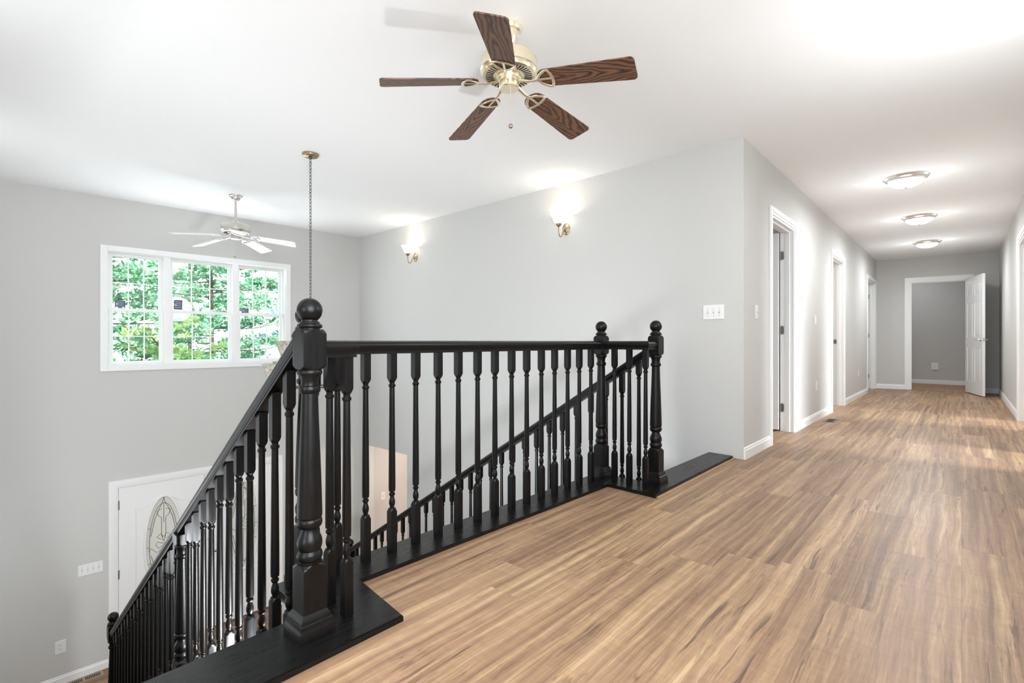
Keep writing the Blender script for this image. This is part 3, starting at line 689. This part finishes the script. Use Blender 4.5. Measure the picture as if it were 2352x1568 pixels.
# ------------------------------------------------------------------ ceiling fans
def blade_outline(r0, r1, w0, w1, c=0.022):
    P = []
    for i in range(9):       # rounded root
        a = pi/2+pi*i/8; P.append((r0+w0*0.42+w0*0.42*cos(a), w0/2*sin(a)))
    for (cx, cy, a0) in ((r1-c, -w1/2+c, -pi/2), (r1-c, w1/2-c, 0)):
        for i in range(6): a = a0+pi/2*i/5; P.append((cx+c*cos(a), cy+c*sin(a)))
    return P
def fan(label, x, y, zs, angs, mats, rblade, droop=0.114):
    """zs: canopy bottom, motor top, motor bottom, blade plane, switch housing bottom"""
    zc, zt, zb, zbl, zh = zs; metal, blade = mats
    t = thing('ceiling_fan', label, 'fan', (x, y, CH)); z = lambda q: q-CH
    bm = B(); d = CH-zc
    lathe(bm, [(z(zc), .012), (z(zc)+d*.05, .026), (z(zc)+d*.2, .036), (z(zc)+d*.5, .046), (z(zc)+d*.68, .048), (z(zc)+d*.72, .060), (z(zc)+d*.82, .066), (-0.004, .068), (-0.0002, .068)], 36); obj('canopy', bm, metal, t, smooth=35)
    bm = B(); lathe(bm, [(z(zt)-.01, .012), (z(zc)+.01, .012)], 16); obj('downrod', bm, metal, t, smooth=35)
    bm = B(); m = zt-zb
    lathe(bm, [(z(zb), .125), (z(zb)+m*.04, .132), (z(zb)+m*.2, .139), (z(zb)+m*.26, .1445), (z(zb)+m*.34, .1445), (z(zb)+m*.36, .142), (z(zb)+m*.8, .142), (z(zb)+m*.93, .134), (z(zb)+m, .118), (z(zt)+.012, .05), (z(zt)+.03, .028), (z(zt)+.04, .02)], 48)
    mo = obj('motor_housing', bm, metal, t, smooth=35)
    bm = B()
    for i in range(40):
        a = 2*pi*i/40; Tm = Matrix.Rotation(a, 4, 'Z'); box(bm, .080, .118, -.0030, .0030, z(zb)-.0012, z(zb)+.003, Tm)
    obj('cooling_slots', bm, 'dark', mo)
    bm = B(); lathe(bm, [(z(zh), .0001), (z(zh), .046), (z(zh)+.004, .050), (z(zh)+.04, .051), (z(zb)-.022, .050), (z(zb)-.020, .060), (z(zb)-.014, .064), (z(zb)-.004, .064), (z(zb)-.001, .058)], 40, cap=False)
    obj('switch_housing', bm, metal, t, smooth=35)
    bm = B(); tube(bm, [(-.02, -.03, z(zh)+.004), (-.02, -.03, z(zh)-.19)], .0011, 6)
    pc = obj('pull_chain', bm, metal, t)
    bm = B(); lathe(bm, [(-.212+z(zh), .0015), (-.208+z(zh), .009), (-.2+z(zh), .0115), (-.192+z(zh), .009), (-.188+z(zh), .0015)], 14, Matrix.Translation((-.02, -.03, 0))); obj('chain_fob', bm, 'antique', pc, smooth=50)
    P = blade_outline(.155, rblade, .112, .142)
    bm = B(); a_ = [bm.verts.new((p[0], p[1], -.003)) for p in P]; b_ = [bm.verts.new((p[0], p[1], .003)) for p in P]
    bm.faces.new(a_[::-1]); bm.faces.new(b_)
    for i in range(len(P)): j = (i+1) % len(P); bm.faces.new((a_[i], a_[j], b_[j], b_[i]))
    first = None
    for k, a in enumerate(angs):
        rot = Matrix.Rotation(R(a), 4, 'Z') @ Matrix.Rotation(droop, 4, 'Y') @ Matrix.Rotation(R(-13), 4, 'X')
        if first is None:
            bl = obj('blade', bm, blade, t, smooth=30); first = bl
            bi = B(); dz = z(zb)-z(zbl)
            tube(bi, [(-.095+.155, 0, -.010+dz*0.35), (.085, 0, -.012+dz*.3), (.12, 0, -.012), (.155, 0, -.010)], [.011, .010, .008, .009], 8, flat=.55)
            tube(bi, [(.155, 0, -.008), (.175, .030, -.0075), (.205, .052, -.0070), (.222, .056, -.0070), (.232, .030, -.0070), (.236, 0, -.0070), (.232, -.030, -.0070), (.222, -.056, -.0070), (.205, -.052, -.0070), (.175, -.030, -.0075)], .0075, 8, closed=True, flat=.5)
            tube(bi, [(.155, 0, -.008), (.236, 0, -.007)], .0065, 8, flat=.5)
            irn = obj('blade_iron', bi, metal, bl, smooth=45)
        else:
            bl = first.copy(); COL.objects.link(bl); i2 = irn.copy(); COL.objects.link(i2); i2.parent = bl
        bl.matrix_parent_inverse = Matrix.Identity(4); bl.parent = t
        bl.location = (0, 0, z(zbl)); bl.rotation_euler = rot.to_euler()
    return t
WA = -48.02
fan('brass ceiling fan with dark wooden blades on the loft ceiling', 1.863, 1.697, (2.405, 2.345, 2.25, 2.225, 2.185), [-96.1+72*k+WA for k in range(5)], ('brass', 'oak'), .636)
fan('white bladed nickel ceiling fan on a long downrod before the window', 2.028, 5.862, (2.44, 2.185, 2.09, 2.072, 2.025), [13.8+72*k+WA for k in range(5)], ('nickel', 'blade_white'), .61, .131)

# ------------------------------------------------------------------ chandelier
ct = thing('chandelier', 'two-tier chandelier with alabaster bell shades on a long chain over the foyer', 'chandelier', (2.003, 4.096, CH))
bm = B(); lathe(bm, [(-.024, .0001), (-.024, .056), (-.018, .064), (-.010, .066), (-.009, .069), (-.0003, .069)], 36, cap=False); obj('canopy', bm, 'antique', ct, smooth=40)
bm = B(); zt, zb = -.045, 1.16-CH; n = int((zt-zb)/.0285)
lathe(bm, [(-.045, .006), (-.040, .013), (-.030, .015), (-.0242, .013)], 16)
for i in range(n):
    zc = zt-.012-.0285*i; T = Matrix.Translation((0, 0, zc)) @ Matrix.Rotation(pi/2*(i % 2)+.4, 4, 'Z')
    pts = []
    for k in range(14):
        a = 2*pi*k/14; pts.append(T @ Vector((.0085*cos(a), 0, .019*sin(a))))
    tube(bm, pts, .0022, 6, closed=True, up=Vector((.3, .9, 0)))
obj('chain', bm, 'chain', ct, smooth=50)
bm = B(); q = lambda z: z-CH
lathe(bm, [(q(.40), .0005), (q(.405), .012), (q(.42), .016), (q(.435), .010), (q(.45), .030), (q(.475), .045), (q(.50), .040), (q(.52), .018), (q(.58), .014), (q(.62), .026), (q(.65), .040), (q(.68), .036), (q(.70), .018), (q(.78), .014), (q(.88), .022), (q(.95), .030), (q(1.0), .020), (q(1.05), .010), (q(1.12), .012), (q(1.15), .006), (q(1.17), .0005)], 28)
obj('column', bm, 'bronze', ct, smooth=50)
def chand_arm(ang, r, zr, zlow, sh):
    a = R(ang+WA); c, s_ = cos(a), sin(a); P = []
    zf = zr-.125
    for u, zz in ((.03, zlow+.05), (.08, zlow+.012), (.16, zlow-.005), (r*.62, zlow-.004), (r*.85, zlow+.02), (r, zf-.03)): P.append((u, zz))
    pts = []
    for i in range(len(P)-1):      # smooth with Catmull-Rom
        p0, p1, p2, p3 = P[max(i-1, 0)], P[i], P[i+1], P[min(i+2, len(P)-1)]
        for k in range(4):
            t_ = k/4; f = lambda j: .5*((2*p1[j])+(-p0[j]+p2[j])*t_+(2*p0[j]-5*p1[j]+4*p2[j]-p3[j])*t_*t_+(-p0[j]+3*p1[j]-3*p2[j]+p3[j])*t_**3)
            pts.append((f(0)*c, f(0)*s_, f(1)-CH))
    pts.append((r*c, r*s_, zf-.03-CH))
    bm = B(); tube(bm, pts, .0065, 8)
    T = Matrix.Translation((r*c, r*s_, 0))
    lathe(bm, [(q(zf-.045), .0005), (q(zf-.043), .006), (q(zf-.03), .008), (q(zf-.022), .022), (q(zf-.01), .030), (q(zf+.004), .031)], 20, T)
    arm = obj('arm', bm, 'bronze', ct, smooth=50)
    bm = B(); k = sh/.082
    prof = [(zf+.001, .024*k), (zf+.012, .036*k), (zf+.03, .048*k), (zf+.055, .055*k), (zf+.085, .062*k), (zf+.105, .072*k), (zf+.117, .082*k), (zf+.120, .083*k)]
    prof = prof + [(a_, b_-.004) for a_, b_ in prof[::-1]]
    lathe(bm, [(q(a_), b_) for a_, b_ in prof], 28, T, cap=False)
    obj('lamp_shade', bm, 'alabaster', arm, smooth=50)
for k in range(4): chand_arm(-118+90*k, .36, .745, .535, .082)
for k in range(3): chand_arm(152-120*k, .33, .925, .72, .080)

# ------------------------------------------------------------------ wall sconces
def sconce(y, label, e):
    x = 4.083+(y-1.257)*0.0051-0.0005
    t = thing('wall_sconce', label, 'sconce', (x, y, 2.04), (0, 0, 0), None)
    bm = B(); T = Matrix.Rotation(-pi/2, 4, 'Y') @ Matrix.Diagonal((1.15, .88, 1, 1))
    lathe(bm, [(0, .052), (.004, .052), (.008, .047), (.012, .040), (.014, .030), (.022, .022), (.030, .016), (.040, .012), (.046, .0005)], 32, T); obj('backplate', bm, 'antique', t, smooth=40)
    bm = B()
    tube(bm, [(-.035, 0, 0), (-.055, 0, -.02), (-.065, 0, -.055), (-.08, 0, -.082), (-.100, 0, -.090), (-.118, 0, -.078), (-.128, 0, -.05), (-.13, 0, -.005)], .0055, 8)
    lathe(bm, [(-.005, .006), (.004, .010), (.010, .018), (.022, .028), (.034, .031)], 20, Matrix.Translation((-.13, 0, 0))); obj('arm', bm, 'antique', t, smooth=50)
    prof = [(.033, .026), (.045, .040), (.065, .052), (.09, .060), (.11, .068), (.124, .080), (.130, .088)]
    prof = prof + [(a_, b_-.004) for a_, b_ in prof[::-1]]
    bm = B(); lathe(bm, prof, 32, Matrix.Translation((-.13, 0, 0)), cap=False); obj('lamp_shade', bm, 'shadelit', t, smooth=50)
    lamp('POINT', 'sconce_bulb', (x-.13, y, 2.04+.11), e, WARM, 0.025)
sconce(5.423, 'antique nickel wall sconce with lit glass bell shade nearer the corner', 1.3)
sconce(2.948, 'antique nickel wall sconce with lit bell shade nearer the hallway', 1.3)
# its twins on the opposite foyer wall, out of frame, light the ceiling there
for yy in (5.4, 3.0):
    lamp('POINT', 'opposite_sconce_bulb', (-0.30, yy, 2.0), 4.5, NEUT, 0.12)

# ------------------------------------------------------------------ dome ceiling lights
def dome(x, y, label, e, grp='dome lights along the hallway ceiling'):
    t = thing('ceiling_light', label, 'light', (x, y, CH), (0, 0, .5), grp)
    bm = B(); lathe(bm, [(-.0003, .18), (-.006, .181), (-.012, .176), (-.022, .168), (-.026, .158), (-.034, .150), (-.040, .145), (-.040, .136)], 48, cap=False); obj('rim', bm, 'nickel', t, smooth=40)
    bm = B(); lathe(bm, [(-.034-.066*sin(a), max(.0005, .142*cos(a))) for a in [pi/2*i/14 for i in range(15)]], 44, cap=False); obj('glass_bowl', bm, 'domelit', t, smooth=60)
    bm = B(); lathe(bm, [(-.122, .0005), (-.120, .004), (-.114, .005), (-.111, .003), (-.108, .012), (-.101, .014), (-.099, .006)], 16); obj('finial', bm, 'nickel', t, smooth=50)
    dk = lamp('AREA', 'dome_bulb', (x, y, CH-.125), e, NEUT, 0.3, rot=(0, 0, 0)); dk.data.shape = 'DISK'
    lamp('POINT', 'added_dome_fill', (x, y, CH-.5), e*.32, NEUT, 0.12)  # added lamp floating below the dome, lifts ceiling and walls
    for sx in (-1, 1): lamp('POINT', 'added_dome_glow', (x, y+sx*.26, CH-.07), e*.009, NEUT, 0.05)  # added lamps beside the dome for the halo on the ceiling
dome(6.13, .40, 'nearest and largest of three frosted dome lights on the hallway ceiling', 15)
dome(8.17, .40, 'middle one of three frosted dome lights on the hallway ceiling', 15)
dome(10.31, .41, 'farthest and smallest of three frosted dome lights on the hallway ceiling', 15)
dk = lamp('AREA', 'loft_dome_bulb', (3.0, -.2, CH-.125), 9, NEUT, 0.3, rot=(0, 0, 0)); dk.data.shape = 'DISK'
lamp('POINT', 'added_loft_ceiling_fill', (2.9, -.2, CH-.8), 24, NEUT, 0.3)  # added fill lamp in mid-air, brightens the loft ceiling
lamp('POINT', 'added_end_room_fill', (13.2, .9, 2.2), 7, NEUT, 0.12)  # added fill for the end room, no fixture
lamp('POINT', 'added_bedroom_fill', (5.4, 2.6, 2.2), 6, NEUT, 0.12)  # added fill without a fixture, as in the next two bedrooms
lamp('POINT', 'added_second_bedroom_fill', (8.4, 2.3, 2.2), 16, WARM, 0.12)  # added room fill, no fixture
lamp('POINT', 'added_third_bedroom_fill', (11.2, 2.3, 2.2), 10, NEUT, 0.12)  # added room fill, no fixture here either
lamp('POINT', 'lower_room_bulb', (5.0, 5.0, -0.6), 40, (1, .82, .70), 0.15)
lamp('POINT', 'added_lower_side_fill', (-0.2, 5.6, -1.0), 14, NEUT, 0.3)  # added unseen lamp, lifts the lower left of the front wall
lamp('POINT', 'added_lower_foyer_fill', (1.0, 1.8, -0.6), 130, NEUT, 0.15)  # added unseen lamp under the balcony, fills the lower foyer

# ------------------------------------------------------------------ switches, outlets, registers
def plate(name, w, h, label, cat, loc, rz, parts, group=None):
    """plate on a wall; local y points out of the wall (towards the viewer), local x to the right"""
    t = thing(name, label, cat, loc, (0, 0, rz), group)
    obj('cover_plate', bbox(-w/2, w/2, 0, .006, -h/2, h/2, .002), 'plastic', t)
    for kind, x in parts:
        bm = B()
        if kind == 'toggle':
            box(bm, x-.005, x+.005, .006, .0075, -.012, .012); obj('toggle_slot', bm, 'slotgrey', t)
            bm = B(); box(bm, x-.0035, x+.0035, .0075, .017, -.003, .008); obj('toggle', bm, 'plastic', t)
            bm = B()
            for dz in (-.03, .03): lathe(bm, [(0, .003), (.0012, .0025)], 10, Matrix.Translation((x, .006, dz)) @ Matrix.Rotation(-pi/2, 4, 'X'))
            obj('screw', bm, 'steel', t)
        elif kind == 'rocker':
            box(bm, x-.0165, x+.0165, .006, .008, -.033, .033); box(bm, x-.014, x+.014, .008, .012, -.030, 0); obj('rocker', bm, 'plastic', t)
        elif kind == 'outlet':
            for dz in (-.019, .019):
                bm = B(); lathe(bm, [(0, .0165), (.002, .0165)], 20, Matrix.Translation((x, .006, dz)) @ Matrix.Rotation(-pi/2, 4, 'X')); s = obj('socket', bm, 'plastic', t)
                bm = B(); box(bm, x-.0075, x-.0055, .008, .0086, dz-.001, dz+.008); box(bm, x+.0055, x+.0075, .008, .0086, dz-.001, dz+.008)
                lathe(bm, [(0, .0025), (.0006, .0025)], 10, Matrix.Translation((x, .008, dz-.008)) @ Matrix.Rotation(-pi/2, 4, 'X')); obj('socket_slots', bm, 'dark', s)
    return t
sx = lambda y: 4.083+(y-1.257)*0.0051
plate('light_switch', .166, .116, 'white triple toggle switch plate on the sconce wall near the hallway corner', 'switch', (sx(1.487), 1.487, 1.152), pi/2, [('toggle', -.046), ('toggle', 0), ('toggle', .046)])
plate('light_switch', .07, .116, 'white single switch between the wall corner and the nearest hallway door', 'switch', (4.402, 1.2565, 1.158), pi, [('toggle', 0)])
plate('light_switch', .07, .116, 'faint white switch on the hallway wall between first and second door', 'switch', (6.62, 1.2555, 1.16), pi, [('rocker', 0)])
plate('power_outlet', .07, .116, 'white outlet low on hallway wall between first and second door', 'outlet', (6.68, 1.2555, .40), pi, [('outlet', 0)])
plate('power_outlet', .07, .116, 'white outlet low on hallway wall between second and third door', 'outlet', (9.83, 1.2535, .40), pi, [('outlet', 0)])
plate('power_outlet', .115, .145, 'white outlet seen through the open doorway at the hallway end', 'outlet', (14.068, .43, .385), pi/2+.03, [('outlet', 0)])
plate('light_switch', .205, .116, 'wide white four-gang switch plate left of the front door', 'switch', (*fp(.966), -1.528), aF+pi, [('toggle', -.069), ('toggle', -.023), ('toggle', .023), ('toggle', .069)])
plate('power_outlet', .088, .13, 'white outlet low on the front wall above the floor register', 'outlet', (*fp(.725), -2.268), aF+pi, [('outlet', 0)])
plate('light_switch', .075, .12, 'small white switch on the warm lit wall seen through the lower opening', 'switch', (*fp(4.51), -1.525), aF+pi, [('toggle', 0)])
def register(label, x0, x1, y0, y1, z, rz, mat, n):
    cx, cy = (x0+x1)/2, (y0+y1)/2; w, d = x1-x0, y1-y0
    t = thing('floor_register', label, 'vent', (cx, cy, z), (0, 0, rz))
    obj('grille', bbox(-w/2, w/2, -d/2, d/2, 0.0003, .005, .0018), mat, t)
    bm = B(); 
    for h_ in (-1, 1):
        for i in range(n):
            x = h_*(w*.03 + (w*.40)*(i+.5)/n); box(bm, x-w*.40/n*.30, x+w*.40/n*.30, -d*.30, d*.30, .0045, .0056)
    obj('slots', bm, 'dark', t)
register('brown floor register on the hallway floor beside the second door', 6.61, 6.89, 1.065, 1.18, 0, 0, 'bronzevent', 12)
register('tan floor register on the foyer floor under the front wall outlet', .74, 1.06, 6.845, 6.945, ZL, aF, 'tan', 9)

# ------------------------------------------------------------------ outside
bm = B(); box(bm, -30, 40, 7.5, 60, -3.4, -3.1); obj('ground', bm, 'grass', kind='structure')
def tree(label, x, y, h, spread, mat, seed, n=5200, leaf=.11, cone=True, group=None):
    rnd = random.Random(seed); zg = -3.1
    t = thing('conifer_tree' if cone else 'shrub', label, 'tree' if cone else 'shrub', (x, y, zg), group=group)
    bm = B(); tube(bm, [(0, 0, 0), (.05, .03, h*.4), (0, 0, h*.97)], [.07*h/8, .045*h/8, .012], 10)
    br_ = []
    nb = 46 if cone else 22
    for i in range(nb):
        f = (i+.5)/nb; z = h*(.08+.90*f); a = i*2.4+rnd.uniform(-.3, .3)
        L = spread*((1-f)**.75 if cone else math.sqrt(max(.05, 1-(2*f-1)**2)))*rnd.uniform(.8, 1.15)+.15
        e = Vector((cos(a)*L, sin(a)*L, z+(L*.12 if cone else L*.3))); s_ = Vector((0, 0, z)); br_.append((s_, e, L))
        tube(bm, [s_, s_.lerp(e, .5)-Vector((0, 0, L*.05)), e], [.018*h/8+.004, .01, .003], 5)
    obj('trunk', bm, 'bark', t)
    bm = B(); tufts = []
    for s_, e, L in br_:
        for k in range(int(6+L*9)):
            f = rnd.uniform(.2, 1.03); tufts.append(s_.lerp(e, f) + Vector((rnd.gauss(0, .12+.05*L), rnd.gauss(0, .12+.05*L), rnd.gauss(.02, .06))))
    per = max(6, n//len(tufts))
    for c0 in tufts:
        rr = rnd.uniform(.10, .20)*(leaf/.11)
        for i in range(per):
            d = Vector((rnd.gauss(0, 1), rnd.gauss(0, 1), rnd.gauss(.35, .6))).normalized(); c = c0 + d*rr*rnd.uniform(.3, 1.0)
            u = d.cross(Vector((rnd.gauss(0, 1), rnd.gauss(0, 1), rnd.gauss(0, 1)))).normalized()
            l_ = leaf*rnd.uniform(.6, 1.3); w_ = l_*(.22 if cone else .45)
            vs = [bm.verts.new(c-d*l_*.5), bm.verts.new(c+u*w_), bm.verts.new(c+d*l_*.6), bm.verts.new(c-u*w_)]
            bm.faces.new(vs)
    obj('foliage', bm, mat, t)
tree('broad green conifer beyond the left window unit', 1.6, 10.6, 7.2, 2.1, 'leaf_green', 1, 20000)
tree('tall green conifer beyond the middle window unit', 3.7, 12.2, 8.6, 2.4, 'leaf_green', 2, 22000)
tree('pale blue conifer beyond the right window unit', 6.3, 12.6, 7.6, 2.0, 'leaf_blue', 3, 16000)
tree('dark green conifer standing farther back between the nearer trees', 4.6, 17.0, 11.0, 3.2, 'leaf_green', 4, 12000, .16)
tree('yellow green shrub low outside the left window unit', 2.2, 9.6, 4.3, .9, 'leaf_yellow', 5, 4000, .08, cone=False)
